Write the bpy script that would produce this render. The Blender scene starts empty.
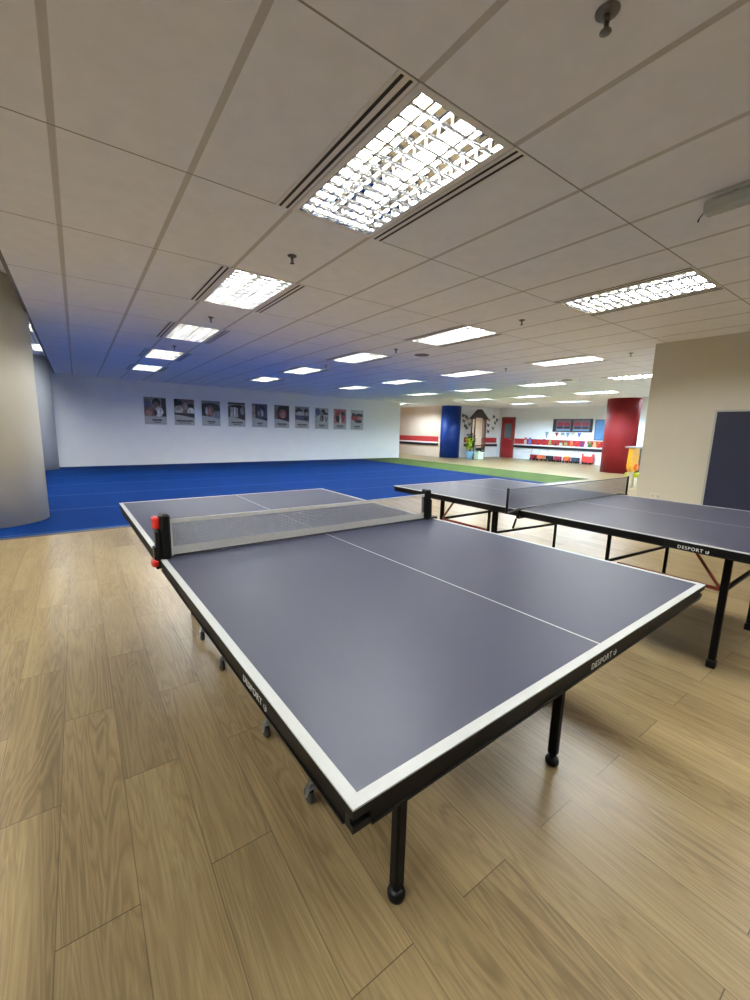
import bpy, math, random
from mathutils import Vector, Matrix
random.seed(7)
PI = math.pi
sc = bpy.context.scene
C = sc.collection
H = 2.60          # ceiling height
HR = 2.94; XE = -.41   # raised ceiling strip left of x = XE
S, L = 0.5841, 1.1873   # ceiling grid module
GX, GY = 0.0082, 2.597  # ceiling grid origin

# ------------------------------------------------------------------ materials
def lin(c):
    return tuple((x/12.92 if x <= 0.04045 else ((x+0.055)/1.055)**2.4) for x in c)
def rgb(r, g, b): return lin((r/255, g/255, b/255))
MATS = {}
def mat(name, col, rough=0.5, metal=0.0, var=0.04, scale=30.0, bump=0.0, emit=None, spec=0.5, alpha=None):
    if name in MATS: return MATS[name]
    m = bpy.data.materials.new(name); m.use_nodes = True
    nt = m.node_tree; b = nt.nodes['Principled BSDF']
    b.inputs['Roughness'].default_value = rough
    b.inputs['Metallic'].default_value = metal
    b.inputs['Specular IOR Level'].default_value = spec
    tc = nt.nodes.new('ShaderNodeTexCoord')
    nz = nt.nodes.new('ShaderNodeTexNoise'); nz.inputs['Scale'].default_value = scale; nz.inputs['Detail'].default_value = 4
    nt.links.new(tc.outputs['Object'], nz.inputs['Vector'])
    mp = nt.nodes.new('ShaderNodeMapRange')
    mp.inputs['From Min'].default_value = 0.3; mp.inputs['From Max'].default_value = 0.7
    mp.inputs['To Min'].default_value = 1-var; mp.inputs['To Max'].default_value = 1+var
    nt.links.new(nz.outputs['Fac'], mp.inputs['Value'])
    mx = nt.nodes.new('ShaderNodeVectorMath'); mx.operation = 'SCALE'
    mx.inputs[0].default_value = col
    nt.links.new(mp.outputs['Result'], mx.inputs['Scale'])
    nt.links.new(mx.outputs['Vector'], b.inputs['Base Color'])
    if bump:
        bp = nt.nodes.new('ShaderNodeBump'); bp.inputs['Strength'].default_value = bump; bp.inputs['Distance'].default_value = 0.004
        nt.links.new(nz.outputs['Fac'], bp.inputs['Height']); nt.links.new(bp.outputs['Normal'], b.inputs['Normal'])
    if emit:
        b.inputs['Emission Color'].default_value = (*emit[0], 1); b.inputs['Emission Strength'].default_value = emit[1]
    MATS[name] = m
    return m

class NB:
    """tiny node-maths helper"""
    def __init__(s, m): s.nt = m.node_tree
    def m(s, op, a, b=None, c=None):
        n = s.nt.nodes.new('ShaderNodeMath'); n.operation = op
        for i, v in enumerate((a, b, c)):
            if v is None: continue
            if isinstance(v, (int, float)): n.inputs[i].default_value = v
            else: s.nt.links.new(v, n.inputs[i])
        return n.outputs[0]
    def mix(s, f, a, b, blend='MIX'):
        n = s.nt.nodes.new('ShaderNodeMix'); n.data_type = 'RGBA'; n.blend_type = blend
        for k, v in ((0, f), (6, a), (7, b)):
            if isinstance(v, (int, float)): n.inputs[k].default_value = v
            elif isinstance(v, tuple): n.inputs[k].default_value = (*v, 1)
            else: s.nt.links.new(v, n.inputs[k])
        return n.outputs[2]
    def xyz(s):
        tc = s.nt.nodes.new('ShaderNodeTexCoord'); sp = s.nt.nodes.new('ShaderNodeSeparateXYZ')
        s.nt.links.new(tc.outputs['Object'], sp.inputs[0]); return tc.outputs['Object'], sp.outputs
    def comb(s, x, y, z):
        n = s.nt.nodes.new('ShaderNodeCombineXYZ')
        for i, v in enumerate((x, y, z)):
            if isinstance(v, (int, float)): n.inputs[i].default_value = v
            else: s.nt.links.new(v, n.inputs[i])
        return n.outputs[0]
    def noise(s, vec, scale, detail=3, dist=0.0, rough=0.5):
        n = s.nt.nodes.new('ShaderNodeTexNoise'); s.nt.links.new(vec, n.inputs['Vector'])
        n.inputs['Scale'].default_value = scale; n.inputs['Detail'].default_value = detail
        n.inputs['Distortion'].default_value = dist; n.inputs['Roughness'].default_value = rough
        return n.outputs['Fac']
    def white(s, vec):
        n = s.nt.nodes.new('ShaderNodeTexWhiteNoise'); s.nt.links.new(vec, n.inputs['Vector']); return n.outputs['Value']
    def ramp(s, f, stops):
        n = s.nt.nodes.new('ShaderNodeValToRGB'); e = n.color_ramp.elements
        while len(e) < len(stops): e.new(0.5)
        for el, (p, c) in zip(e, stops): el.position = p; el.color = (*c, 1)
        s.nt.links.new(f, n.inputs[0]); return n.outputs[0]
    def rng(s, v, a, b, c, d):
        n = s.nt.nodes.new('ShaderNodeMapRange')
        s.nt.links.new(v, n.inputs[0])
        for i, x in enumerate((a, b, c, d)): n.inputs[i+1].default_value = x
        return n.outputs[0]

def floor_material():
    m = bpy.data.materials.new('oak_vinyl_planks'); m.use_nodes = True
    b = m.node_tree.nodes['Principled BSDF']; n = NB(m)
    obj, (x, y, z) = n.xyz()
    PW, PL = 0.1835, 0.966
    u = n.m('DIVIDE', n.m('ADD', x, 0.1455-0.005), PW)
    col = n.m('FLOOR', u); fu = n.m('FRACT', u)
    odd = n.m('MODULO', n.m('ADD', col, 101.0), 2.0)
    v = n.m('DIVIDE', n.m('ADD', n.m('ADD', y, -0.610+9.66), n.m('MULTIPLY', odd, 0.483)), PL)
    row = n.m('FLOOR', v); fv = n.m('FRACT', v)
    pid = n.comb(col, row, 0.0)
    r1 = n.white(pid)
    r2 = n.white(n.comb(row, col, 3.0))
    # grain: stretched noise with a different offset on every plank
    gv = n.comb(n.m('ADD', n.m('MULTIPLY', x, 1.0), n.m('MULTIPLY', r1, 37.0)), n.m('ADD', n.m('MULTIPLY', y, 0.075), n.m('MULTIPLY', r2, 17.0)), 0.0)
    g1 = n.noise(gv, 11.0, 3, 1.1, 0.5)        # broad cathedral figure
    rings = n.m('FRACT', n.m('MULTIPLY', g1, 10.0))
    rings = n.m('ABSOLUTE', n.m('SUBTRACT', rings, 0.5))
    fv2 = n.comb(n.m('ADD', n.m('MULTIPLY', x, 1.0), n.m('MULTIPLY', r2, 11.0)), n.m('MULTIPLY', y, 0.02), 0.0)
    g2 = n.noise(fv2, 150.0, 4, 0.0, 0.65)       # fine pores
    g3 = n.noise(gv, 5.0, 2, 0.5, 0.5)
    base = n.ramp(n.m('ADD', n.m('MULTIPLY', rings, 0.55), n.m('MULTIPLY', g3, 0.75)), [(0.24, rgb(108, 88, 58)), (0.48, rgb(146, 124, 87)), (0.80, rgb(166, 146, 106))])
    base = n.mix(n.rng(g2, 0.3, 0.7, 0.60, 0.0), base, rgb(116, 98, 68))
    tint = n.rng(r1, 0, 1, 0.88, 1.08)
    sc_ = m.node_tree.nodes.new('ShaderNodeVectorMath'); sc_.operation = 'SCALE'
    m.node_tree.links.new(base, sc_.inputs[0]); m.node_tree.links.new(tint, sc_.inputs['Scale'])
    sx = n.m('LESS_THAN', n.m('MINIMUM', fu, n.m('SUBTRACT', 1.0, fu)), 0.0065)
    sy = n.m('LESS_THAN', n.m('MINIMUM', fv, n.m('SUBTRACT', 1.0, fv)), 0.0014)
    seam = n.m('MAXIMUM', n.m('MULTIPLY', sx, 0.62), n.m('MULTIPLY', sy, 0.85))
    final = n.mix(seam, sc_.outputs[0], rgb(70, 52, 36))
    m.node_tree.links.new(final, b.inputs['Base Color'])
    rr = n.rng(g2, 0.3, 0.7, 0.30, 0.38)
    m.node_tree.links.new(rr, b.inputs['Roughness'])
    b.inputs['Specular IOR Level'].default_value = 0.42
    bp = m.node_tree.nodes.new('ShaderNodeBump'); bp.inputs['Strength'].default_value = 0.08; bp.inputs['Distance'].default_value = 0.001
    m.node_tree.links.new(g2, bp.inputs['Height']); m.node_tree.links.new(bp.outputs['Normal'], b.inputs['Normal'])
    return m

def ceiling_material():
    m = bpy.data.materials.new('ceiling_board'); m.use_nodes = True
    b = m.node_tree.nodes['Principled BSDF']; n = NB(m)
    obj, (x, y, z) = n.xyz()
    u = n.m('FRACT', n.m('DIVIDE', n.m('ADD', x, -GX+20*S), S))
    v = n.m('FRACT', n.m('DIVIDE', n.m('ADD', y, -GY+10*L), L))
    du = n.m('MULTIPLY', n.m('MINIMUM', u, n.m('SUBTRACT', 1.0, u)), S)
    dv = n.m('MULTIPLY', n.m('MINIMUM', v, n.m('SUBTRACT', 1.0, v)), L)
    wide = n.m('LESS_THAN', du, 0.0155); thin = n.m('LESS_THAN', dv, 0.0045)
    f = n.noise(obj, 9.0, 4)
    base = n.ramp(f, [(0.3, rgb(232, 233, 237)), (0.7, rgb(238, 239, 243))])
    c = n.mix(wide, base, rgb(196, 193, 190))
    c = n.mix(thin, c, rgb(150, 146, 141))
    m.node_tree.links.new(c, b.inputs['Base Color'])
    b.inputs['Roughness'].default_value = 0.75
    b.inputs['Specular IOR Level'].default_value = 0.25
    return m

def carpet_material(name, c1, c2, lines=False):
    m = bpy.data.materials.new(name); m.use_nodes = True
    b = m.node_tree.nodes['Principled BSDF']; n = NB(m)
    obj, (x, y, z) = n.xyz()
    f = n.noise(obj, 60.0, 5, 0.3, 0.7); g = n.noise(obj, 1.6, 3)
    c = n.ramp(n.m('ADD', n.m('MULTIPLY', f, 0.6), n.m('MULTIPLY', g, 0.4)), [(0.3, c1), (0.7, c2)])
    if lines:
        v = n.m('FRACT', n.m('DIVIDE', n.m('ADD', y, -7.47+15.0), 1.5))
        dv = n.m('MULTIPLY', n.m('MINIMUM', v, n.m('SUBTRACT', 1.0, v)), 1.5)
        ln = n.m('MULTIPLY', n.m('LESS_THAN', dv, 0.014), 0.5)
        c = n.mix(ln, c, rgb(76, 100, 132))
    m.node_tree.links.new(c, b.inputs['Base Color'])
    b.inputs['Roughness'].default_value = 0.9
    b.inputs['Specular IOR Level'].default_value = 0.04
    bp = m.node_tree.nodes.new('ShaderNodeBump'); bp.inputs['Strength'].default_value = 0.4; bp.inputs['Distance'].default_value = 0.003
    m.node_tree.links.new(f, bp.inputs['Height']); m.node_tree.links.new(bp.outputs['Normal'], b.inputs['Normal'])
    return m

M_FLOOR = floor_material(); M_CEIL = ceiling_material()
M_BLUE = carpet_material('blue_carpet', rgb(1, 30, 78), rgb(3, 38, 92), True)
M_GREEN = carpet_material('green_turf', rgb(58, 72, 34), rgb(72, 88, 44))
M_WHITEWALL = mat('white_wall_paint', rgb(236, 238, 240), 0.7, var=0.015, scale=3, spec=0.3)
M_CREAM = mat('cream_wall_paint', rgb(204, 197, 178), 0.65, var=0.015, scale=3, spec=0.3)
M_CORRIDOR = mat('warm_corridor_paint', rgb(212, 190, 170), 0.7, var=0.015, scale=3, spec=0.3)
M_COLUMN = mat('column_paint', rgb(214, 208, 190), 0.6, var=0.015, scale=3, spec=0.35)
M_COLUMNW = mat('white_column_paint', rgb(186, 190, 194), 0.6, var=0.015, scale=3, spec=0.35)
M_REDCOL = mat('red_column_paint', rgb(122, 24, 27), 0.6, var=0.02, scale=4, spec=0.25)
M_BLUECOL = mat('blue_column_paint', rgb(14, 50, 128), 0.45, var=0.02, scale=4, spec=0.4)
M_REDBAND = mat('red_wall_band', rgb(176, 44, 44), 0.5, var=0.03)
M_BLACKRAIL = mat('black_wall_rail', rgb(28, 26, 34), 0.4, var=0.03)
M_WHITERAIL = mat('white_rail', rgb(235, 232, 228), 0.4, var=0.02)
M_DARKTRIM = mat('dark_carpet_edge', rgb(52, 52, 58), 0.5, var=0.06)
M_TOP = mat('navy_table_paint', rgb(29, 30, 50), 0.48, var=0.03, scale=6, spec=0.38)
M_TOP2 = mat('navy_violet_table_paint', rgb(33, 35, 55), 0.42, var=0.03, scale=6, spec=0.45)
M_LINE = mat('white_line_paint', rgb(172, 172, 168), 0.5, var=0.02, scale=80)
M_BLACK = mat('black_powder_steel', rgb(13, 11, 10), 0.5, var=0.06, scale=40, spec=0.12)
M_BLACKP = mat('black_plastic', rgb(11, 11, 12), 0.45, spec=0.2, var=0.05)
M_RED = mat('red_plastic', rgb(190, 34, 26), 0.4, var=0.04)
M_REDBAR = mat('rust_red_bar', rgb(128, 48, 32), 0.45, var=0.06)
M_CHROME = mat('zinc_caster', rgb(150, 152, 152), 0.3, metal=0.8, var=0.05)
M_WHEEL = mat('grey_rubber_wheel', rgb(46, 49, 50), 0.5, var=0.06)
M_NET = mat('grey_net_cord', rgb(150, 150, 154), 0.8, var=0.05)
M_NET2 = mat('dark_net_cord', rgb(70, 70, 96), 0.8, var=0.05)
M_TAPE = mat('net_tape', rgb(205, 204, 198), 0.8, var=0.04, scale=120)
M_TAPE2 = mat('net_tape_grey', rgb(96, 96, 116), 0.8, var=0.04, scale=120)
M_LETTER = mat('white_lettering', rgb(205, 205, 198), 0.5)
M_FRAME = mat('fixture_white_enamel', rgb(226, 224, 220), 0.45, var=0.02)
M_LOUVER = mat('louver_aluminium', rgb(215, 215, 212), 0.14, metal=0.85, var=0.03)
M_LOUVERP = mat('polished_louver_aluminium', rgb(208, 208, 208), 0.07, metal=0.95, var=0.03)
M_REFL = mat('reflector_aluminium', rgb(225, 225, 222), 0.06, metal=1.0, var=0.02)
M_REFLP = mat('polished_reflector_aluminium', rgb(222, 222, 222), 0.02, metal=1.0, var=0.02)
M_SLOT = mat('black_air_slot', rgb(38, 30, 28), 0.7)
M_TUBE = mat('fluorescent_tube', (0.9, 0.9, 0.9), 0.4, emit=((0.96, 1.0, 1.01), 116.0))
M_TUBEC = mat('cool_fluorescent_tube', (0.9, 0.9, 0.9), 0.4, emit=((0.66, 0.88, 1.06), 300.0))
M_BRASS = mat('sprinkler_metal', rgb(104, 100, 98), 0.35, metal=0.7)
M_GREY = mat('grey_housing', rgb(178, 184, 182), 0.45, var=0.03)
M_VENT = mat('grey_ceiling_disc', rgb(120, 112, 106), 0.6)
M_PLATE = mat('ivory_socket', rgb(206, 200, 184), 0.4)

# ------------------------------------------------------------------ mesh builder
class MB:
    def __init__(s): s.v = []; s.f = []; s.mi = []; s.cur = 0; s.M = Matrix.Identity(4); s.sm = []
    def addv(s, co): s.v.append(tuple(s.M @ Vector(co))); return len(s.v)-1
    def face(s, idx, smooth=False): s.f.append(idx); s.mi.append(s.cur); s.sm.append(smooth)
    def box(s, x0, x1, y0, y1, z0, z1):
        i = [s.addv(c) for c in ((x0,y0,z0),(x1,y0,z0),(x1,y1,z0),(x0,y1,z0),(x0,y0,z1),(x1,y0,z1),(x1,y1,z1),(x0,y1,z1))]
        for q in ((0,3,2,1),(4,5,6,7),(0,1,5,4),(1,2,6,5),(2,3,7,6),(3,0,4,7)): s.face([i[k] for k in q])
    def bbox(s, x0, x1, y0, y1, z0, z1, b=0.004):
        """box with chamfered edges"""
        cx, cy, cz = (x0+x1)/2, (y0+y1)/2, (z0+z1)/2
        hx, hy, hz = (x1-x0)/2, (y1-y0)/2, (z1-z0)/2
        b = min(b, hx*.49, hy*.49, hz*.49)
        V = {}
        for sx in (-1, 1):
            for sy in (-1, 1):
                for sz in (-1, 1):
                    V[sx,sy,sz,0] = s.addv((cx+sx*hx, cy+sy*(hy-b), cz+sz*(hz-b)))
                    V[sx,sy,sz,1] = s.addv((cx+sx*(hx-b), cy+sy*hy, cz+sz*(hz-b)))
                    V[sx,sy,sz,2] = s.addv((cx+sx*(hx-b), cy+sy*(hy-b), cz+sz*hz))
        def q(ids, n):
            a, b_, c = (Vector(s.v[i]) for i in ids[:3])
            nn = (b_-a).cross(c-a); w = s.M.to_3x3() @ Vector(n)
            s.face(ids if nn.dot(w) > 0 else ids[::-1])
        for sg in (-1, 1):
            q([V[sg,-1,-1,0],V[sg,1,-1,0],V[sg,1,1,0],V[sg,-1,1,0]], (sg,0,0))
            q([V[-1,sg,-1,1],V[1,sg,-1,1],V[1,sg,1,1],V[-1,sg,1,1]], (0,sg,0))
            q([V[-1,-1,sg,2],V[1,-1,sg,2],V[1,1,sg,2],V[-1,1,sg,2]], (0,0,sg))
        for a in (-1, 1):
            for c in (-1, 1):
                q([V[a,c,-1,0],V[a,c,1,0],V[a,c,1,1],V[a,c,-1,1]], (a,c,0))
                q([V[a,-1,c,0],V[a,1,c,0],V[a,1,c,2],V[a,-1,c,2]], (a,0,c))
                q([V[-1,a,c,1],V[1,a,c,1],V[1,a,c,2],V[-1,a,c,2]], (0,a,c))
                for d in (-1, 1): q([V[a,c,d,0],V[a,c,d,1],V[a,c,d,2]], (a,c,d))
    def tube(s, p, q, r, n=12, r2=None, caps=True):
        p, q = Vector(p), Vector(q); d = (q-p).normalized(); r2 = r if r2 is None else r2
        a = d.orthogonal().normalized(); b = d.cross(a)
        A = [s.addv(p+(a*math.cos(2*PI*k/n)+b*math.sin(2*PI*k/n))*r) for k in range(n)]
        B = [s.addv(q+(a*math.cos(2*PI*k/n)+b*math.sin(2*PI*k/n))*r2) for k in range(n)]
        for k in range(n): s.face([A[k], A[(k+1)%n], B[(k+1)%n], B[k]], True)
        if caps: s.face(A[::-1]); s.face(B)
    def bar(s, p, q, w, h, up=(0,0,1)):
        """rectangular tube from p to q"""
        p, q = Vector(p), Vector(q); d = (q-p).normalized(); up = Vector(up)
        a = d.cross(up)
        if a.length < 1e-4: a = d.orthogonal()
        a.normalize(); b = a.cross(d)
        old = s.M
        R = Matrix((a, d, b)).transposed().to_4x4(); R.translation = p
        s.M = old @ R
        s.bbox(-w/2, w/2, 0, (q-p).length, -h/2, h/2, min(w, h)*.18)
        s.M = old
    def lathe(s, prof, c=(0,0,0), n=24, smooth=True, axis='z'):
        rings = []
        for r, z in prof:
            ring = []
            for k in range(n):
                a = 2*PI*k/n
                co = (r*math.cos(a), r*math.sin(a), z) if axis == 'z' else ((z, r*math.cos(a), r*math.sin(a)) if axis == 'x' else (r*math.sin(a), z, r*math.cos(a)))
                ring.append(s.addv((c[0]+co[0], c[1]+co[1], c[2]+co[2])))
            rings.append(ring)
        for A, B in zip(rings, rings[1:]):
            for k in range(n): s.face([A[k], A[(k+1)%n], B[(k+1)%n], B[k]], smooth)
        s.face(rings[0][::-1]); s.face(rings[-1])
    def ball(s, c, rx, ry=None, rz=None, n=14, m=9):
        ry = ry or rx; rz = rz or rx
        prev = None
        top = s.addv((c[0], c[1], c[2]+rz)); bot = s.addv((c[0], c[1], c[2]-rz))
        rings = []
        for j in range(1, m):
            t = PI*j/m
            rings.append([s.addv((c[0]+rx*math.sin(t)*math.cos(2*PI*k/n), c[1]+ry*math.sin(t)*math.sin(2*PI*k/n), c[2]+rz*math.cos(t))) for k in range(n)])
        for k in range(n): s.face([top, rings[0][k], rings[0][(k+1)%n]], True); s.face([bot, rings[-1][(k+1)%n], rings[-1][k]], True)
        for A, B in zip(rings, rings[1:]):
            for k in range(n): s.face([A[k], B[k], B[(k+1)%n], A[(k+1)%n]], True)
    def poly(s, pts, t, flip=False):
        """prism: outline in local xz plane extruded along y by t (front face at y=0 facing -y)"""
        A = [s.addv((x, 0, z)) for x, z in pts]; B = [s.addv((x, t, z)) for x, z in pts]
        n = len(pts); s.face(A); s.face(B[::-1])
        for k in range(n): s.face([A[(k+1)%n], A[k], B[k], B[(k+1)%n]])
    def build(s, name, mats, parent=None, recalc=True):
        me = bpy.data.meshes.new(name); me.from_pydata(s.v, [], s.f)
        if not isinstance(mats, (list, tuple)): mats = [mats]
        for m in mats: me.materials.append(m)
        for p, i, sm in zip(me.polygons, s.mi, s.sm): p.material_index = i; p.use_smooth = sm
        if recalc:
            import bmesh
            bm = bmesh.new(); bm.from_mesh(me); bmesh.ops.recalc_face_normals(bm, faces=bm.faces); bm.to_mesh(me); bm.free()
        o = bpy.data.objects.new(name, me); C.objects.link(o)
        if parent: o.parent = parent
        return o

def tag(o, label, cat, group=None):
    o['label'] = label; o['category'] = cat
    if group: o['group'] = group
    return o
def thing(name, label, cat, loc=(0,0,0), rz=0.0, group=None):
    o = bpy.data.objects.new(name, None); C.objects.link(o); o.empty_display_size = 0.1
    o.location = loc; o.rotation_euler = (0, 0, rz)
    return tag(o, label, cat, group)
def struct(o): o['kind'] = 'structure'; return o
def copy_tree(o, parent=None):
    c = o.copy(); C.objects.link(c)
    if parent: c.parent = parent
    for ch in list(o.children): copy_tree(ch, c)
    return c
def add(fn, name, mats, parent=None):
    m = MB(); fn(m); return m.build(name, mats, parent)

# ------------------------------------------------------------------ fixtures positions
cells = []   # (k, j) lower-left grid cell of each troffer
FIX = {}
for i, k in enumerate((2, 7, 12, 17, 22, 27)):
    for j in (-3, -1, 1, 3, 5, 7, 11):
        x0, y0 = GX+k*S, GY+j*L
        cx, cy = x0+S/2, y0+L/2
        if k >= 12 and cy < 2.75: continue
        if j == -3 and k > 7: continue
        if j == 11 and k != 22: continue
        FIX[(k, j)] = (cx, cy)

# ------------------------------------------------------------------ setting
X0, X1, Y0, Y1 = -4.6, 19.0, -3.2, 20.0
struct(add(lambda m: m.box(X0, X1+.2, Y0-.1, Y1, -0.06, 0), 'floor', M_FLOOR))
def ceil(m):
    ks = [XE] + [GX+k*S for k in range(-7, 33) if XE < GX+k*S < X1+.2] + [X1+.2]
    js = [Y0-.1] + [GY+j*L for j in range(-5, 15) if Y0-.1 < GY+j*L < Y1] + [Y1]
    holes = [(c[0], c[1]) for c in FIX.values()]
    for a, b in zip(ks, ks[1:]):
        for c, d in zip(js, js[1:]):
            if any(a < hx < b and c < hy < d for hx, hy in holes): continue
            m.face([m.addv((a, c, H)), m.addv((a, d, H)), m.addv((b, d, H)), m.addv((b, c, H))])
cm = MB(); ceil(cm); struct(cm.build('ceiling', M_CEIL, recalc=False))

RAISED = [(-.565, 9.85, .5), (-.565, 12.5, .5), (-2.2, 5.3, 1), (-2.2, 2.9, 1), (-2.2, .3, 1), (-2.3, 7.7, 1)]  # full-width entries are added out of view to brighten the left floor
def raised(m):
    rects = [(x-S*k/2, x+S*k/2, y-L/2, y+L/2) for x, y, k in RAISED]
    xs = sorted({X0, XE+.03} | {v for q in rects for v in q[:2]}); ys = sorted({Y0-.1, 15.07} | {v for q in rects for v in q[2:]})
    for a, b in zip(xs, xs[1:]):
        for c, d in zip(ys, ys[1:]):
            if any(q[0] < (a+b)/2 < q[1] and q[2] < (c+d)/2 < q[3] for q in rects): continue
            m.face([m.addv((a, c, HR)), m.addv((a, d, HR)), m.addv((b, d, HR)), m.addv((b, c, HR))])
    m.box(XE, XE+.03, Y0-.1, 14.73, H+.001, HR-.001)
cm = MB(); raised(cm); struct(cm.build('ceiling_raised', M_CEIL, recalc=False))
def wallseg(name, a, b, m, t=0.12, z1=HR+.06, side=1):
    """wall whose face runs a->b; thickness goes to the left of a->b times side"""
    ax, ay = a; bx, by = b
    d = math.atan2(by-ay, bx-ax); ln = math.hypot(bx-ax, by-ay)
    mb = MB(); mb.M = Matrix.Translation((ax, ay, 0)) @ Matrix.Rotation(d, 4, 'Z')
    mb.box(0, ln, *(sorted((0, t*side))), 0.001, z1)
    return struct(mb.build(name, m))
PW0, PW1 = (-0.50, 14.753), (12.56, 15.598)     # poster wall face
wallseg('wall_posters', PW0, PW1, M_WHITEWALL, 0.16)
wallseg('wall_back_left', (X0, 14.95), (-0.52, 14.95), M_WHITEWALL)
wallseg('wall_left', (X0, Y0), (X0, 15.07), M_CREAM)
wallseg('wall_rear', (X0, Y0), (7.2, Y0), M_CREAM, side=-1)
# block on the right of the tables
struct(add(lambda m: m.box(6.86, 7.20, Y0+.001, 2.737, 0.001, H+.12), 'wall_right', M_CREAM))
wallseg('wall_side_room', (7.205, 2.73), (19.2, 2.73), M_WHITEWALL, side=-1)
wallseg('wall_far', (19.0, 2.74), (19.0, 15.02), M_WHITEWALL, side=-1)
wallseg('wall_stickers', (15.75, 14.9), (18.995, 14.9), M_WHITEWALL)
wallseg('wall_corridor', (15.15, 15.5), (15.15, 20.0), M_CORRIDOR, side=-1)
wallseg('wall_corridor_end', (12.6, 19.9), (15.14, 19.9), M_CORRIDOR, t=.09)
wallseg('wall_corridor_side', (12.56, 15.78), (12.56, 19.98), M_CORRIDOR)
# white return wall beside the red column
struct(add(lambda m: m.box(15.55, 15.70, 2.735, 6.40, 0.001, H+.12), 'wall_partition', M_WHITEWALL))

def column(name, x, y, r, m, label, z0=.0125, z1=HR-.001):
    mb = MB(); mb.lathe([(r, z0), (r, z1)], (0,0,0), 72)
    o = mb.build(name, m); o.location = (x, y, 0)
    o['kind'] = 'structure'; o['label'] = label
    return o
column('column', -0.99, 7.02, 0.60, M_COLUMN, 'wide round cream column at the left edge, standing on the blue carpet')
column('column', -0.97, 14.28, 0.50, M_COLUMNW, 'round white column in the far left corner beside the poster wall')
column('column', 15.88, 7.02, 0.60, M_REDCOL, 'wide round red column near the far wall', .001, H-.003)
column('column', 15.66, 15.32, 0.52, M_BLUECOL, 'round blue column at the corner of the corridor', .001, H-.003)

# carpets
CE = lambda x: 5.885 + 0.0315*(x+0.77)      # near edge of the carpet (slightly turned)
def carpet(m, xa, xb, z0, z1, ya=None, yb=None):
    yl = lambda x: PW0[1]+(x-PW0[0])*(PW1[1]-PW0[1])/(PW1[0]-PW0[0])
    n = 12
    T = []; B = []
    xs = [xa+(xb-xa)*k/n for k in range(n+1)]
    pts = [(x, CE(x)) for x in xs] + [(x, min(yl(x), 14.95 if x < -.5 else 99)-.003) for x in reversed(xs)]
    A = [m.addv((x, y, z1)) for x, y in pts]; Bt = [m.addv((x, y, z0)) for x, y in pts]
    k = len(pts)
    for i in range(n): m.face([A[i], A[i+1], A[k-2-i], A[k-1-i]])
    for i in range(k): j = (i+1) % k; m.face([A[j], A[i], Bt[i], Bt[j]])
mb = MB(); carpet(mb, X0+.005, 10.12, 0.0005, 0.011)
blue = tag(mb.build('blue_carpet', M_BLUE, recalc=True), 'large blue carpet with faint pale lines in front of the poster wall', 'carpet')
mb = MB()
for k in range(24):
    xa, xb = X0+.005+(12.35-X0)*k/24, X0+.005+(12.35-X0)*(k+1)/24
    a = [(xa, CE(xa)-.055, .0005), (xb, CE(xb)-.055, .0005), (xb, CE(xb)-.002, .0125), (xa, CE(xa)-.002, .0125), (xb, CE(xb)-.002, .0005), (xa, CE(xa)-.002, .0005)]
    i = [mb.addv(p) for p in a]
    mb.face([i[0], i[1], i[2], i[3]]); mb.face([i[3], i[2], i[4], i[5]])
mb.build('edge_strip', M_DARKTRIM, blue, recalc=False)
mb = MB(); carpet(mb, 10.125, 12.35, 0.0005, 0.012)
tag(mb.build('green_turf_carpet', M_GREEN), 'long green artificial turf strip along the blue carpet', 'carpet')

# rails: red band, white ledge, black bumper, along the far walls
def rail(name, a, b):
    ax, ay = a; bx, by = b; d = math.atan2(by-ay, bx-ax); ln = math.hypot(bx-ax, by-ay)
    mb = MB(); mb.M = Matrix.Translation((ax, ay, 0)) @ Matrix.Rotation(d, 4, 'Z')
    # local -y is the room side
    mb.cur = 0; mb.box(0, ln, -0.012, -0.001, 0.775, 1.045)
    mb.cur = 1; mb.bbox(0, ln, -0.10, -0.001, 0.705, 0.765, .006)
    mb.cur = 2; mb.bbox(0, ln, -0.085, -0.001, 0.585, 0.70, .01)
    return struct(mb.build(name, [M_REDBAND, M_WHITERAIL, M_BLACKRAIL]))
rail('trim_1', (19.0, 13.80), (19.0, 2.80))
rail('trim_2', (16.28, 14.9), (18.88, 14.9))
rail('trim_3', (15.15, 19.85), (15.15, 15.62))

# door with glazed upper panel, set in the far wall
def door():
    d = bpy.data.objects.new('door_1', None); C.objects.link(d); d['kind'] = 'structure'
    MF = mat('door_frame_brown', rgb(140, 66, 60), 0.5); MD = mat('red_door_leaf', rgb(158, 32, 34), 0.45); MG = mat('door_glass', rgb(96, 112, 118), 0.12, spec=0.8)
    y0, y1 = 13.86, 14.62
    def fr(m):
        m.bbox(18.93, 18.999, y1-.06, y1+.04, 0.001, 2.16); m.bbox(18.93, 18.999, y0-.04, y0+.06, 0.001, 2.16); m.bbox(18.93, 18.999, y0-.04, y1+.04, 2.06, 2.16)
    add(fr, 'door_frame', MF, d)
    def lf(m):
        a, b, zt = y0+.06, y1-.06, 2.06
        m.box(18.955, 18.99, a, b, 0.005, 1.05); m.box(18.955, 18.99, a, a+.11, 1.05, zt); m.box(18.955, 18.99, b-.11, b, 1.05, zt); m.box(18.955, 18.99, a, b, 1.82, zt)
        m.box(18.95, 18.955, a+.1, b-.1, .2, .9)
    add(lf, 'door_leaf', MD, d)
    add(lambda m: m.box(18.965, 18.975, y0+.17, y1-.17, 1.05, 1.82), 'glass_panel', MG, d)
    add(lambda m: (m.tube((18.955, y0+.12, 1.0), (18.90, y0+.12, 1.0), .012), m.tube((18.90, y0+.12, 1.0), (18.90, y0+.24, 1.0), .01)), 'door_handle', M_CHROME, d)
door()

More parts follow.
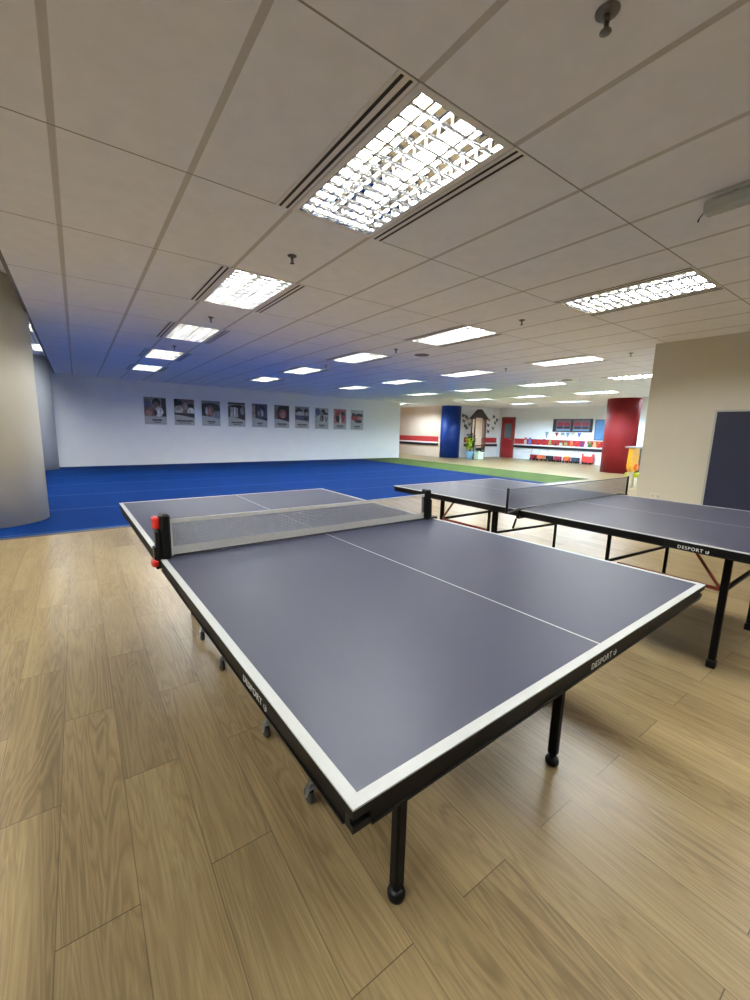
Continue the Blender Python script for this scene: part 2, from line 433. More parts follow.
# ------------------------------------------------------------------ ceiling fixtures
def make_troffer(tube_m, detailed, lm=M_LOUVER, rm=M_REFL):
    w, l = S, L
    root = thing('ceiling_light', '', 'ceiling light', (0, 0, H))
    def housing(m):
        e = .03; d = .075
        iw, il = w/2-e, l/2-e
        # face frame
        for a in ((-w/2, -iw, -l/2, l/2), (iw, w/2, -l/2, l/2), (-iw, iw, -l/2, -il), (-iw, iw, il, l/2)): m.box(a[0], a[1], a[2], a[3], -.004, .004)
        for a in ((-iw-.004, -iw, -il, il), (iw, iw+.004, -il, il), (-iw, iw, -il-.004, -il), (-iw, iw, il, il+.004)): m.box(a[0], a[1], a[2], a[3], 0, d)
        m.box(-w/2, w/2, -l/2, l/2, d, d+.01)
    add(housing, 'housing', M_FRAME, root)
    iw, il = w/2-.035, l/2-.035
    def refl(m):   # two parabolic troughs
        for cx in (-iw/2, iw/2):
            hw = iw/2-.002; prev = None
            for t, z in ((-1, .018), (-.86, .045), (-.6, .062), (.6, .062), (.86, .045), (1, .018)):
                x = cx+hw*t
                cur = (m.addv((x, -il, z)), m.addv((x, il, z)))
                if prev: m.face([prev[0], prev[1], cur[1], cur[0]], True)
                prev = cur
    mr = MB(); refl(mr); mr.build('reflector', rm, root, recalc=False)
    for cx in (-iw/2, iw/2):
        add(lambda m: m.tube((cx, -il+.02, .040), (cx, il-.02, .038), .016, 12), 'fluorescent_tube', tube_m, root)
    def louv(m):
        n = 13 if detailed else 8
        for k in range(n+1):
            y = -il+2*il*k/n
            for cx in (-iw/2, iw/2):
                # curved (parabolic) cross blade: V section, thicker at top
                a = .008
                p = [(-a, .020), (-a*.35, .008), (0, -.004), (a*.35, .008), (a, .020)]
                for (u0, z0), (u1, z1) in zip(p, p[1:]):
                    m.face([m.addv((cx-iw/2+.002, y+u0, z0)), m.addv((cx+iw/2-.002, y+u0, z0)), m.addv((cx+iw/2-.002, y+u1, z1)), m.addv((cx-iw/2+.002, y+u1, z1))], False)
        for x in (-iw, 0, iw):
            m.box(x-.004 if x > -iw else x, x+.004 if x < iw else x, -il, il, -.004, .020)
        if detailed:
            for x in (-iw/2-.05, -iw/2+.05, iw/2-.05, iw/2+.05): m.box(x-.0025, x+.0025, -il, il, -.003, .010)
    ml = MB(); louv(ml); ml.build('louver', lm, root, recalc=False)
    for sx in (-1, 1):
        x = sx*(w/2+.058)
        o = add(lambda m: m.box(x-.047, x+.047, -l/2, l/2, -.005, -.0005), 'air_slot', M_FRAME, root)
        add(lambda m: (m.box(x-.030, x-.014, -l/2+.01, l/2-.01, -.0065, -.0052), m.box(x+.014, x+.030, -l/2+.01, l/2-.01, -.0065, -.0052)), 'slot_opening', M_SLOT, o)
    return root
proto_near = make_troffer(M_TUBE, True)
proto_first = make_troffer(M_TUBE, True, M_LOUVERP, M_REFLP)
proto_far = make_troffer(M_TUBE, False)
proto_cool = make_troffer(M_TUBEC, False)
colname = {-3: 'outermost column of lights beyond the cream column', 2: 'column of lights over the near table', 7: 'column of lights between the two tables',
           12: 'column of lights beyond the second table', 17: 'column of lights before the cool ones', 22: 'first column of cool white lights', 27: 'last column of cool white lights'}
ordn = ['nearest', 'second', 'third', 'fourth', 'fifth', 'sixth']
used = {}
bycol = {}
for key, (cx, cy) in FIX.items(): bycol.setdefault(key[0], []).append((cy, key))
for k, lst in bycol.items():
    lst.sort()
    vis = [c for c in lst if c[1][1] >= (-1 if k <= 7 else 1)]
    for cy, key in lst:
        near = k in (2, 7, 12) and key[1] <= 3
        pr = proto_first if key in ((2, -1), (7, -1)) else proto_near if near else (proto_cool if k >= 22 else proto_far)
        if id(pr) not in used: o = pr; used[id(pr)] = 1
        else: o = copy_tree(pr)
        cx = FIX[key][0]
        o.location = (cx, cy, H)
        o['group'] = 'recessed louvred ceiling lights'
        if (cy, key) in vis:
            n = vis.index((cy, key))
            word = 'bright white' if k < 22 else 'cool white'
            if k == 2 and n == 0: lb = 'largest lit louvred ceiling light, directly above the near table'
            elif n == len(vis)-1: lb = 'lit %s louvred light, farthest in the %s' % (word, colname[k])
            else: lb = 'lit %s louvred light, %s in the %s' % (word, ordn[n], colname[k])
        else: lb = 'lit louvred light behind the camera, %s' % colname[k]
        o['label'] = lb[:200]

# two narrow lights in the raised left ceiling, plus added full-width ones out of view
RL = ['narrow lit ceiling light just behind the cream column, nearer of two', 'narrow lit ceiling light in the far left corner above the white column'] + ['lit ceiling light in the raised ceiling outside the view']*4
for (x, y, k), lb in zip(RAISED, RL):
    o = copy_tree(proto_far); o.location = (x, y, HR); o.scale = (k, 1, 1); o['label'] = lb; o['group'] = 'lights in the raised ceiling strip'
# sprinklers: between the lights in each column
def make_sprinkler():
    r = thing('ceiling_sprinkler', '', 'sprinkler')
    add(lambda m: m.lathe([(.036, .0), (.036, -.003), (.028, -.009), (.012, -.012), (.001, -.0121)], (0,0,0), 24), 'escutcheon', M_BRASS, r)
    def body(m):
        m.tube((0,0,-.012), (0,0,-.03), .010, 12); m.tube((.010,0,-.028), (.007,0,-.056), .003, 6); m.tube((-.010,0,-.028), (-.007,0,-.056), .003, 6); m.tube((0,0,-.030), (0,0,-.054), .0035, 8)
    add(body, 'head', M_BRASS, r)
    add(lambda m: m.lathe([(.001,-.0535), (.017,-.054), (.018,-.057), (.004,-.060)], (0,0,0), 16), 'deflector', M_BRASS, r)
    return r
sp = None
SPR = [(1.466, .85, 'nearest of all, before the largest light'), (1.468, 3.235, 'just behind the largest light'), (1.45, 5.59, 'behind the second light over the near table'),
       (1.45, 7.96, 'behind the third light over the near table'), (4.36, 3.2, 'behind the first light of the middle column'), (4.37, 5.60, 'behind the second light of the middle column'), (4.37, 7.97, 'behind the third light of the middle column'),
       (7.29, 3.25, 'before the nearest light beyond the second table'), (7.3, 5.65, 'behind the nearest light beyond the second table'), (10.2, 3.25, 'above the top of the cream wall corner'), (10.2, 5.65, 'over the far floor, before the cool lights')]
for x, y, w in SPR:
    o = make_sprinkler() if sp is None else copy_tree(sp)
    sp = sp or o
    o.location = (x, y, H); o['label'] = 'small metal ceiling sprinkler ' + w; o['group'] = 'ceiling fire sprinklers'
# round ceiling speakers
for i, (x, y, w) in enumerate(((5.02, 5.69, 'between the middle column of lights and the next'), (9.76, 5.74, 'well beyond the second table'), (13.3, 4.75, 'near the top of the red column'))):
    mb = MB(); mb.lathe([(.13, -.0006), (.13, -.006), (.115, -.010), (.10, -.011)], (0,0,0), 28)
    o = mb.build('ceiling_speaker', M_VENT); o.location = (x, y, H)
    tag(o, 'round grey ceiling speaker ' + w, 'speaker', 'round ceiling speakers')
# grey slim fitting hanging under the ceiling at the right
t = thing('emergency_light', 'slim grey unlit fitting hanging under the ceiling at the upper right', 'light', (2.985, 0.70, H))
add(lambda m: m.bbox(-.04, .04, -.33, .33, -.082, -.018, .008), 'body', M_GREY, t)
add(lambda m: (m.tube((0, -.2, -.02), (0, -.2, -.001), .008), m.tube((0, .2, -.02), (0, .2, -.001), .008)), 'hanger', M_GREY, t)
add(lambda m: (m.tube((-.03, .325, -.075), (-.03, .345, -.10), .003, 8), m.tube((-.03, .345, -.10), (-.022, .35, -.112), .004, 8)), 'hook', M_BLACK, t)
# wide dark ceiling joint to the left (runs along the room beside the columns)
struct(add(lambda m: m.box(XE-.004, XE+.026, Y0, 14.70, H-.004, H-.0005), 'trim_4', mat('dark_ceiling_joint', rgb(120, 116, 112), 0.7)))

# ------------------------------------------------------------------ tables
def text_mesh(body, size, name, m, parent, M, extra=True):
    cu = bpy.data.curves.new(name, 'FONT'); cu.body = body; cu.size = size; cu.extrude = 0.0004; cu.offset = size*0.004
    cu.align_x = 'CENTER'; cu.align_y = 'CENTER'; cu.space_character = 1.16
    ob = bpy.data.objects.new('tmp', cu); C.objects.link(ob)
    dg = bpy.context.evaluated_depsgraph_get(); me = bpy.data.meshes.new_from_object(ob.evaluated_get(dg))
    bpy.data.objects.remove(ob); me.name = name
    me.transform(M); me.materials.clear(); me.materials.append(m)
    o = bpy.data.objects.new(name, me); C.objects.link(o); o.parent = parent
    return o
W2, L2 = .7625, 1.37
def make_table(name, label, topm, sag, foot, loc, rz):
    root = thing(name, label, 'table tennis table', loc, rz)
    ztop = lambda y: .76 - sag*(1-abs(y)/L2)
    def slab(m, s, x0, x1, ya, yb, za, zb, two=False):
        """thin box following the slight slope of one half; za, zb relative to the top"""
        pts = []
        for dz in (za, zb):
            for x, y in ((x0, ya), (x1, ya), (x1, yb), (x0, yb)): pts.append(m.addv((x, y*s, ztop(y)+dz)))
        for n_, q in enumerate(((0,3,2,1),(4,5,6,7),(0,1,5,4),(1,2,6,5),(2,3,7,6),(3,0,4,7))):
            if two: m.cur = 0 if n_ == 1 else 1
            m.face([pts[k] for k in q])
    for s in (-1, 1):
        tt = add(lambda m: slab(m, s, -W2, W2, .004, L2, -.018, 0, True), 'tabletop', [topm, M_BLACK], root)
        def border(m):
            slab(m, s, -W2-.0006, -W2+.02, .004, L2+.0006, -.0025, .0006); slab(m, s, W2-.02, W2+.0006, .004, L2+.0006, -.0025, .0006); slab(m, s, -W2+.02, W2-.02, L2-.02, L2+.0006, -.0025, .0006)
        add(border, 'boundary_line', M_LINE, tt)
        add(lambda m: slab(m, s, -.0022, .0022, .006, L2-.02, .0001, .0006), 'centre_line', M_LINE, tt)
        def apron(m):
            i = .003
            slab(m, s, -W2+i, -W2+i+.028, .012, L2-.026, -.046, -.0185); slab(m, s, W2-i-.028, W2-i, .012, L2-.026, -.046, -.0185)
            slab(m, s, -W2+.034, W2-.034, L2-i-.028, L2-i, -.046, -.0185); slab(m, s, -W2+.03, W2-.03, .012, .04, -.046, -.0185)
            slab(m, s, -.02, .02, .04, L2-.03, -.046, -.0185)
            # thin rolled lip along the lower edge
            slab(m, s, -W2+i-.003, -W2+i, .012, L2-.026, -.046, -.042); slab(m, s, -W2+.034, W2-.034, L2-i, L2-i+.003, -.046, -.042)
        ap = add(apron, 'apron_frame', M_BLACK, root)
        for cx in (-1, 1):
            def corner(m):
                slab(m, s, *sorted((cx*(W2-.003), cx*(W2-.033))), L2-.025, L2-.004, -.046, -.034)
                slab(m, s, *sorted((cx*(W2-.003), cx*(W2-.010))), L2-.025, L2-.012, -.034, -.0185)
            add(corner, 'corner_bracket', M_BLACKP, root)
        # lettering on the left long side and on the end
        if s == -1:
            zc = ztop(1.02)-.031
            Mx = Matrix.Translation((-W2+.0025, -.985, zc)) @ Matrix(((0,0,-1,0),(-1,0,0,0),(0,1,0,0),(0,0,0,1)))
            text_mesh('DESPORT', .0228, 'lettering', M_LETTER, ap, Mx)
            Mn = Matrix.Translation((-.018, -L2+.0025, .76-.031)) @ Matrix(((1,0,0,0),(0,0,-1,0),(0,1,0,0),(0,0,0,1)))
            text_mesh('DESPORT', .0228, 'lettering', M_LETTER, ap, Mn)
            # small open-ring emblem after each word
            for kind in (0, 1):
                m = MB(); n = 12
                m.M = (Mx if kind == 0 else Mn) @ Matrix.Translation((.071, 0, .0004))
                pr = None
                for k in range(n+1):
                    a = math.radians(140 + 290*k/n)
                    c = (math.cos(a)*.0075, math.sin(a)*.0088); d = (math.cos(a)*.0045, math.sin(a)*.0058)
                    cur = (m.addv((*c, 0)), m.addv((*d, 0)))
                    if pr: m.face([pr[0], pr[1], cur[1], cur[0]])
                    pr = cur
                m.box(.000, .0075, -.0012, .0012, -.0003, .0001)
                m.build('emblem', M_LETTER, ap, recalc=False)
        # end legs
        for cx in (-1, 1):
            x, y = cx*.40, s*1.07
            leg = add(lambda m: m.bar((x, y, .045), (x, y, ztop(1.07)-.0465), .034, .034, (0,1,0)), 'leg', M_BLACK, root)
            if foot == 'ball':
                add(lambda m: (m.lathe([(.013, .034), (.013, .048)], (x, y, 0), 14), m.lathe([(.018, .0005), (.024, .006), (.026, .018), (.022, .029), (.013, .035)], (x, y, 0), 20)), 'foot', M_BLACKP, leg)
            else:
                add(lambda m: m.bbox(x-.022, x+.022, y-.022, y+.022, .0005, .046, .005), 'foot', M_BLACKP, leg)
        def cross(m):
            m.bar((-.38, s*1.07, .46), (.38, s*1.07, .46), .022, .022)
        add(cross, 'cross_bar', M_BLACK, root)
        # wheeled trolley frame near the net
        def trol(m):
            for cx in (-1, 1):
                off = -.08 if cx == 1 else 0
                ys = (.44, .515) if (s == 1 and cx == -1) else (.455,)
                for yy in ys: m.bar((cx*.41, s*yy+off, .11), (cx*.41, s*yy+off, ztop(yy)-.0465), .021, .021, (0,1,0))
                m.bar((cx*.41, s*.27, .10), (cx*.41, s*.70, .10), .03, .03)
            m.bar((-.40, s*.45, .455), (.40, s*.45-.08, .455), .018, .018)
            m.bar((-.40, s*.48, .115), (.40, s*.48, .115), .022, .022)
        add(trol, 'trolley_frame', M_BLACK, root)
        # links between trolley and end legs, braces from the end legs up to the apron
        for cx in (-1, 1):
            add(lambda m: m.bar((cx*.41, s*.52, .462), (cx*.41, s*1.052, .462), .014, .020), 'link_bar', M_REDBAR, root)
            add(lambda m: m.bar((cx*.41, s*1.05, .470), (cx*.41, s*.87, ztop(.87)-.047), .012, .018, (1,0,0)), 'brace', M_REDBAR, root)
        for cx in (-1, 1):
            for yy in (.295, .675):
                x, y = cx*.452, s*yy
                def fork(m):
                    m.box(x-.04*cx if cx > 0 else x, x if cx > 0 else x+.04, y-.010, y+.010, .084, .089)
                    m.tube((x, y, .066), (x, y, .09), .007, 10)
                    for q in (-1, 1):
                        ii = [m.addv((x+q*u, y+v, z)) for u in (.0115, .0135) for v, z in ((-.014, .066), (.014, .066), (.016, .028), (.004, .024))]
                        for f in ((0,1,2,3), (7,6,5,4), (0,4,5,1), (1,5,6,2), (2,6,7,3), (3,7,4,0)): m.face([ii[k] for k in f])
                    m.box(x-.0135, x+.0135, y-.014, y+.014, .064, .068)
                    m.tube((x-.016, y+.009, .029), (x+.016, y+.009, .029), .004, 8)
                fk = add(fork, 'caster', M_CHROME, root)
                add(lambda m: m.lathe([(.006, -.0095), (.024, -.0095), (.0275, -.006), (.0275, .006), (.024, .0095), (.006, .0095)], (x, y+.009, .0282), 24, axis='x'), 'wheel', M_WHEEL, fk)
    return root
T1A, T2A = .0292, .0200
def corner_to_centre(x, y, a): return (x+math.cos(a)*W2-math.sin(a)*L2, y+math.sin(a)*W2+math.cos(a)*L2, 0)
T1C = corner_to_centre(.2694, .407, T1A); T2C = corner_to_centre(2.4687, .32, T2A)
make_table('table_tennis_table', 'nearest table tennis table, grey-blue top with broad white edge line, closest to the camera', M_TOP, .010, 'ball', T1C, T1A)
make_table('table_tennis_table', 'second table tennis table, navy top with rust-red braces, by the cream wall', M_TOP2, .0, 'square', T2C, T2A)

# nets ------------------------------------------------------------
def net_cord(m, x0, x1, z0, z1, dx, dz, w, slack=0.0):
    n = int((x1-x0)/dx)
    zz = lambda x, z: z - slack*(1-((x-(x0+x1)/2)/((x1-x0)/2))**2)
    for k in range(n+1):
        x = x0+(x1-x0)*k/n; a, b = zz(x, z0), zz(x, z1)
        i = [m.addv(c) for c in ((x-w/2, 0, z0), (x+w/2, 0, z0), (x+w/2, 0, b), (x-w/2, 0, b))]; m.face(i)
    nz = int((z1-z0)/dz)
    seg = 16
    for k in range(1, nz):
        z = z0+(z1-z0)*k/nz
        f = (z-z0)/(z1-z0)
        for q in range(seg):
            xa, xb = x0+(x1-x0)*q/seg, x0+(x1-x0)*(q+1)/seg
            za, zb = z+(zz(xa, z1)-z1)*f, z+(zz(xb, z1)-z1)*f
            m.face([m.addv((xa, .0006, za-w/2)), m.addv((xb, .0006, zb-w/2)), m.addv((xb, .0006, zb+w/2)), m.addv((xa, .0006, za+w/2))])
def tape(m, x0, x1, z0, z1, slack, t=.003):
    seg = 16; A = []
    for q in range(seg+1):
        x = x0+(x1-x0)*q/seg; d = slack*(1-((x-(x0+x1)/2)/((x1-x0)/2))**2)
        A.append([m.addv((x, y, z-d)) for y, z in ((-t, z0), (t, z0), (t, z1), (-t, z1))])
    for a, b in zip(A, A[1:]):
        for k in range(4): m.face([a[k], a[(k+1)%4], b[(k+1)%4], b[k]])
    m.face(A[0][::-1]); m.face(A[-1])
zt1 = .750
r = thing('table_tennis_net', 'grey net with pale tapes and chunky black and red clamp posts on the nearest table', 'net', (T1C[0], T1C[1], zt1+.0015), T1A)
XL, XR = -.722, .683
mb = MB(); net_cord(mb, XL, XR, .040, .140, .0072, .0072, .0021, .004); mb.build('net_mesh', M_NET, r, recalc=False)
add(lambda m: tape(m, XL, XR, .138, .154, .004), 'top_tape', M_TAPE, r)
mb = MB(); net_cord(mb, XL, XR, .004, .042, .0030, .0030, .0021, .0); mb.build('lower_band', M_TAPE, r, recalc=False)
add(lambda m: m.tube((XL, 0, .004), (XR, 0, .004), .0028, 8), 'bottom_cord', M_BLACKP, r)
add(lambda m: m.box(XL-.002, XL+.010, -.004, .004, .004, .152), 'side_tape', M_TAPE, r)
def postL(m):
    m.bbox(-.757, -.722, -.030, .030, -.004, .180, .008)
    m.bbox(-.775, -.757, -.022, .022, -.002, .118, .006)
    m.bbox(-.784, -.773, -.020, .020, .000, .050, .004)
    m.bbox(-.7785, -.766, -.018, .018, -.040, -.002, .003)
p = add(postL, 'post', M_BLACKP, r)
add(lambda m: m.bbox(-.783, -.758, -.024, .024, .123, .170, .006), 'red_slider', M_RED, p)
add(lambda m: m.bbox(-.792, -.7665, -.022, .022, -.030, -.003, .006), 'red_clamp_knob', M_RED, p)
def postR(m):
    old = m.M; m.M = old @ Matrix.Translation((.702, 0, 0)) @ Matrix.Rotation(math.radians(-2), 4, 'Y')
    m.bbox(-.018, .018, -.030, .030, -.001, .182, .008)
    m.bbox(.018, .030, -.022, .022, .010, .120, .006)
    m.M = old
    m.bbox(.71, .782, -.020, .020, -.001, .010, .003); m.bbox(.768, .781, -.020, .020, -.072, .006, .004); m.bbox(.735, .781, -.020, .020, -.078, -.070, .004)
p = add(postR, 'post', M_BLACKP, r)

# second table's net: thin dark posts standing outside the edges
r = thing('table_tennis_net', 'fine dark net on thin black posts across the second table', 'net', (T2C[0], T2C[1], .7615), T2A)
mb = MB(); net_cord(mb, -.895, .90, .012, .142, .0062, .0062, .0020, .002); mb.build('net_mesh', M_NET2, r, recalc=False)
add(lambda m: tape(m, -.895, .90, .143, .152, .002, .002), 'top_tape', M_TAPE2, r)
add(lambda m: m.tube((-.895, 0, .006), (.90, 0, .006), .0032, 8), 'bottom_cord', M_BLACKP, r)
for s in (-1, 1):
    def post2(m):
        m.tube((s*.905, 0, -.012), (s*.905, 0, .158), .0085, 12)
        m.bar((s*.905, 0, -.012), (s*.74, 0, .004), .028, .008)
        m.bar((s*.775, 0, .002), (s*.775, 0, -.058), .026, .008, (0,1,0)); m.bar((s*.775, 0, -.056), (s*.715, 0, -.056), .026, .008)
        m.tube((s*.79, -.0, -.06), (s*.82, -.0, -.125), .007, 10)
    add(post2, 'post', M_BLACK, r)

# ------------------------------------------------------------------ folded table panel against the right wall
t = thing('table_half', 'dark navy table half with thin white edge standing upright against the cream wall', 'table panel', (6.80, 1.19, 0))
add(lambda m: m.box(-.012, .008, -.69, .69, .10, 1.628), 'board', mat('dark_navy_board', rgb(26, 28, 50), 0.55, spec=0.3, var=.03), t)
add(lambda m: (m.box(-.0135, .008, .69, .712, .10, 1.65), m.box(-.0135, .008, -.712, -.69, .10, 1.65), m.box(-.0135, .008, -.69, .69, 1.628, 1.65)), 'white_edge', M_LINE, t)
add(lambda m: (m.bbox(.008, .04, -.69, -.65, .10, 1.6), m.bbox(.008, .04, .65, .69, .10, 1.6), m.bbox(.008, .04, -.65, .65, .8, .84)), 'back_frame', M_BLACK, t)
for y in (-.55, .55):
    add(lambda m: m.bbox(-.05, .05, y-.03, y+.03, .0005, .10, .01), 'foot', M_BLACKP, t)
t = thing('wall_socket', 'small ivory double socket plate low on the cream wall', 'socket', (6.8585, 2.475, .43))
add(lambda m: m.bbox(-.010, .001, -.07, .07, -.04, .04, .004), 'plate', M_PLATE, t)
add(lambda m: (m.box(-.0115, -.0095, -.052, -.022, -.015, .015), m.box(-.0115, -.0095, .022, .052, -.015, .015)), 'switch', mat('socket_insert', rgb(180, 174, 160), .5), t)

# ------------------------------------------------------------------ posters
PX = [(1.75, 2.38), (2.62, 3.24), (3.48, 4.09), (4.37, 4.98), (5.24, 5.83), (6.12, 6.73), (6.99, 7.61), (7.89, 8.52), (8.79, 9.42), (9.67, 10.34)]
pal = dict(bk=(16, 15, 18), dk=(38, 36, 40), gy=(126, 128, 134), lg=(176, 178, 182), wt=(214, 216, 218), pk=(170, 120, 122), rd=(150, 62, 72), br=(116, 92, 88), bl=(86, 92, 132), nb=(64, 68, 104), tn=(156, 142, 132))
pkeys = list(pal)
PM = [mat('poster_'+k, rgb(*pal[k]), .5, var=.4, scale=14) for k in pkeys]
# shapes: (kind, cx, cy, rx, ry, colour) in 0..1 over the picture area
PD = [
 ('gy', [('e',.15,.6,.18,.3,'bl'),('r',.9,.45,.12,.5,'dk'),('e',.3,.25,.32,.26,'br'),('e',.2,.15,.16,.14,'pk'),('e',.66,.25,.2,.25,'wt'),('e',.56,.74,.19,.22,'bk'),('e',.54,.62,.12,.15,'br'),('e',.5,.2,.08,.16,'dk')], 'head and shoulders of an athlete in grey tones'),
 ('br', [('r',.1,.8,.1,.2,'bk'),('e',.25,.78,.14,.14,'bk'),('e',.22,.4,.22,.24,'lg'),('e',.24,.5,.12,.12,'tn'),('e',.82,.64,.15,.13,'bk'),('e',.82,.36,.18,.2,'wt'),('r',.5,.14,.5,.10,'bk'),('e',.55,.6,.1,.2,'tn')], 'two dark-haired players side by side'),
 ('gy', [('r',.12,.4,.14,.36,'dk'),('e',.45,.72,.5,.16,'dk'),('r',.8,.55,.24,.12,'dk'),('e',.45,.42,.2,.32,'br'),('e',.44,.36,.11,.24,'pk'),('e',.25,.42,.07,.22,'lg'),('r',.4,.08,.05,.12,'bk')], 'a crouching figure in brown and grey'),
 ('dk', [('r',.5,.82,.5,.08,'gy'),('e',.5,.76,.4,.1,'bk'),('r',.2,.42,.08,.3,'lg'),('r',.38,.42,.06,.3,'wt'),('r',.52,.4,.05,.28,'lg'),('e',.82,.5,.12,.25,'gy'),('r',.8,.16,.2,.12,'bk')], 'a dark group scene with pale uprights'),
 ('nb', [('r',.1,.5,.1,.42,'tn'),('r',.28,.55,.06,.4,'bk'),('e',.6,.6,.24,.34,'bk'),('e',.58,.5,.12,.24,'bl'),('e',.66,.44,.08,.18,'lg'),('e',.42,.42,.08,.16,'gy'),('r',.93,.5,.07,.4,'nb'),('r',.7,.1,.3,.08,'bk')], 'players in dark blue'),
 ('dk', [('e',.2,.85,.2,.1,'gy'),('e',.5,.82,.3,.1,'bk'),('e',.55,.46,.26,.3,'rd'),('e',.56,.42,.16,.2,'pk'),('r',.1,.5,.08,.34,'br'),('r',.9,.45,.08,.36,'bk'),('e',.5,.62,.1,.1,'br')], 'a figure in dull red'),
 ('gy', [('e',.25,.7,.24,.2,'dk'),('e',.35,.5,.3,.18,'lg'),('e',.78,.7,.16,.2,'bk'),('e',.8,.55,.1,.12,'tn'),('r',.5,.26,.5,.16,'nb'),('e',.75,.22,.18,.1,'bk')], 'a swimmer in grey and navy'),
 ('lg', [('e',.2,.72,.2,.24,'bl'),('e',.6,.78,.16,.14,'dk'),('e',.75,.62,.26,.08,'dk'),('e',.5,.55,.12,.2,'gy'),('e',.5,.28,.14,.2,'bk'),('e',.46,.26,.06,.14,'pk'),('e',.85,.25,.1,.18,'gy')], 'a small jumping figure on pale ground'),
 ('pk', [('e',.3,.6,.18,.3,'rd'),('e',.3,.3,.16,.24,'bk'),('e',.72,.6,.18,.26,'dk'),('e',.74,.34,.14,.24,'rd'),('r',.52,.3,.06,.3,'wt'),('e',.5,.84,.1,.1,'rd')], 'two figures in red'),
 ('lg', [('e',.65,.62,.32,.14,'bk'),('e',.2,.6,.14,.2,'dk'),('e',.35,.4,.3,.2,'rd'),('e',.7,.38,.2,.18,'pk'),('e',.6,.18,.3,.12,'dk')], 'a leaning figure in black and pink'),
]
ang = math.atan2(PW1[1]-PW0[1], PW1[0]-PW0[0])
M_SHEET = mat('poster_sheet', rgb(172, 174, 178), .5, var=.03)
pos_word = ['first poster from the left', 'second poster from the left', 'third poster from the left', 'fourth poster from the left', 'fifth poster from the left', 'fifth poster from the right', 'fourth poster from the right', 'third poster from the right', 'second poster from the right', 'last poster at the right']
for i, ((xa, xb), (bg, shapes, desc)) in enumerate(zip(PX, PD)):
    w = xb-xa; h = .84
    yy = PW0[1]+(xa-PW0[0])*math.tan(ang)
    r = thing('poster', 'poster of %s, %s' % (desc, pos_word[i]), 'poster', (xa, yy-.001, 1.28), ang, 'row of sports posters')
    add(lambda m: m.box(0, w, -.016, -.0005, 0, h), 'sheet', M_SHEET, r)
    mb = MB(); px0, px1, pz0, pz1 = .0, w, h*.30, h
    mb.cur = pkeys.index(bg); mb.box(px0, px1, -.018, -.0162, pz0-.06 if i in (1,3,4,5,6) else pz0, pz1)
    for q, (kd, cx, cy, rx, ry, col) in enumerate(shapes):
        mb.cur = pkeys.index(col)
        X = px0+(px1-px0)*cx; Z = pz0+(pz1-pz0)*cy; RX = rx*(px1-px0); RZ = ry*(pz1-pz0)
        if kd == 'e': pts = [(X+RX*math.cos(2*PI*k/18), Z+RZ*math.sin(2*PI*k/18)) for k in range(18)]
        else: pts = [(X-RX, Z-RZ), (X+RX, Z-RZ), (X+RX, Z+RZ), (X-RX, Z+RZ)]
        pts = [(min(max(a, px0), px1), min(max(b, pz0), pz1)) for a, b in pts]
        old = mb.M; mb.M = Matrix.Translation((0, -.0185-.0004*q, 0)); mb.poly(pts, .0003); mb.M = old
    mb.build('picture', PM, r)
    mb = MB(); mb.M = Matrix.Translation((0, -.0235, 0))
    n = 10; up = [(w*k/n, h*(.40-.13*(k/n)**1.6)) for k in range(n+1)] if i not in (0, 7, 8) else [(w*k/n, h*.30) for k in range(n+1)]
    mb.poly([(0, .22*h), (w, .22*h)] + up[::-1], .0004); mb.build('swoosh', M_SHEET, r)
    c0 = .5*w + (.04 if i == 0 else 0)
    cw = (.14, .26, .13, .2, .1, .2, .22, .14, .18, .16)[i]
    def cap(m):
        nn = max(5, int(cw*2/.032))
        for k in range(nn):
            a = c0-cw+2*cw*k/nn; m.box(a, a+2*cw/nn*.82, -.0255, -.024, h*.135, h*.20)
        m.box(c0-cw*.7, c0+cw*.7, -.0255, -.024, h*.075, h*.10)
    add(cap, 'caption', PM[pkeys.index('dk')], r)

# ------------------------------------------------------------------ far wall furnishings
# framed wide display
t = thing('wall_display', 'wide dark-framed display with red and blue panels on the far white wall', 'display', (19.0, 10.68, 1.745))
DX = .96
add(lambda m: (m.bbox(-.05, -.001, -DX, -DX+.12, -.31, .30), m.bbox(-.05, -.001, DX-.16, DX, -.31, .30), m.bbox(-.05, -.001, -DX+.12, DX-.16, .25, .30), m.bbox(-.05, -.001, -DX+.12, DX-.16, -.31, -.27), m.bbox(-.05, -.001, -.06, .06, -.27, .25)), 'frame', mat('display_frame', rgb(34, 30, 44), .4), t)
add(lambda m: m.box(-.03, -.002, -DX+.12, DX-.16, -.27, .25), 'backing', mat('display_back', rgb(104, 88, 100), .35), t)
for a, b in ((-.80, -.48), (-.42, -.10), (.10, .40), (.45, .74)): add(lambda m: m.bbox(-.042, -.030, a, b, -.02, .14), 'red_panel', mat('display_red', rgb(140, 34, 58), .4), t)
for a, b in ((-.78, -.50), (-.44, -.12), (.10, .38), (.45, .74)): add(lambda m: m.bbox(-.042, -.030, a, b, -.15, -.05), 'dark_panel', mat('display_dark', rgb(30, 34, 66), .4), t)
add(lambda m: m.box(-.041, -.030, -.82, .78, -.25, -.18), 'blue_strip', mat('display_blue', rgb(110, 150, 180), .4), t)
t = thing('notice_board', 'blue rectangular notice board beside the red column', 'board', (19.0, 9.25, 1.55))
add(lambda m: m.bbox(-.03, -.001, -.42, .36, -.46, .46, .01), 'frame', mat('grey_board_frame', rgb(92, 104, 124), .5), t)
add(lambda m: m.box(-.035, -.0305, -.38, .31, -.42, .42), 'panel', mat('board_blue', rgb(98, 142, 190), .35, var=.08, scale=3), t)

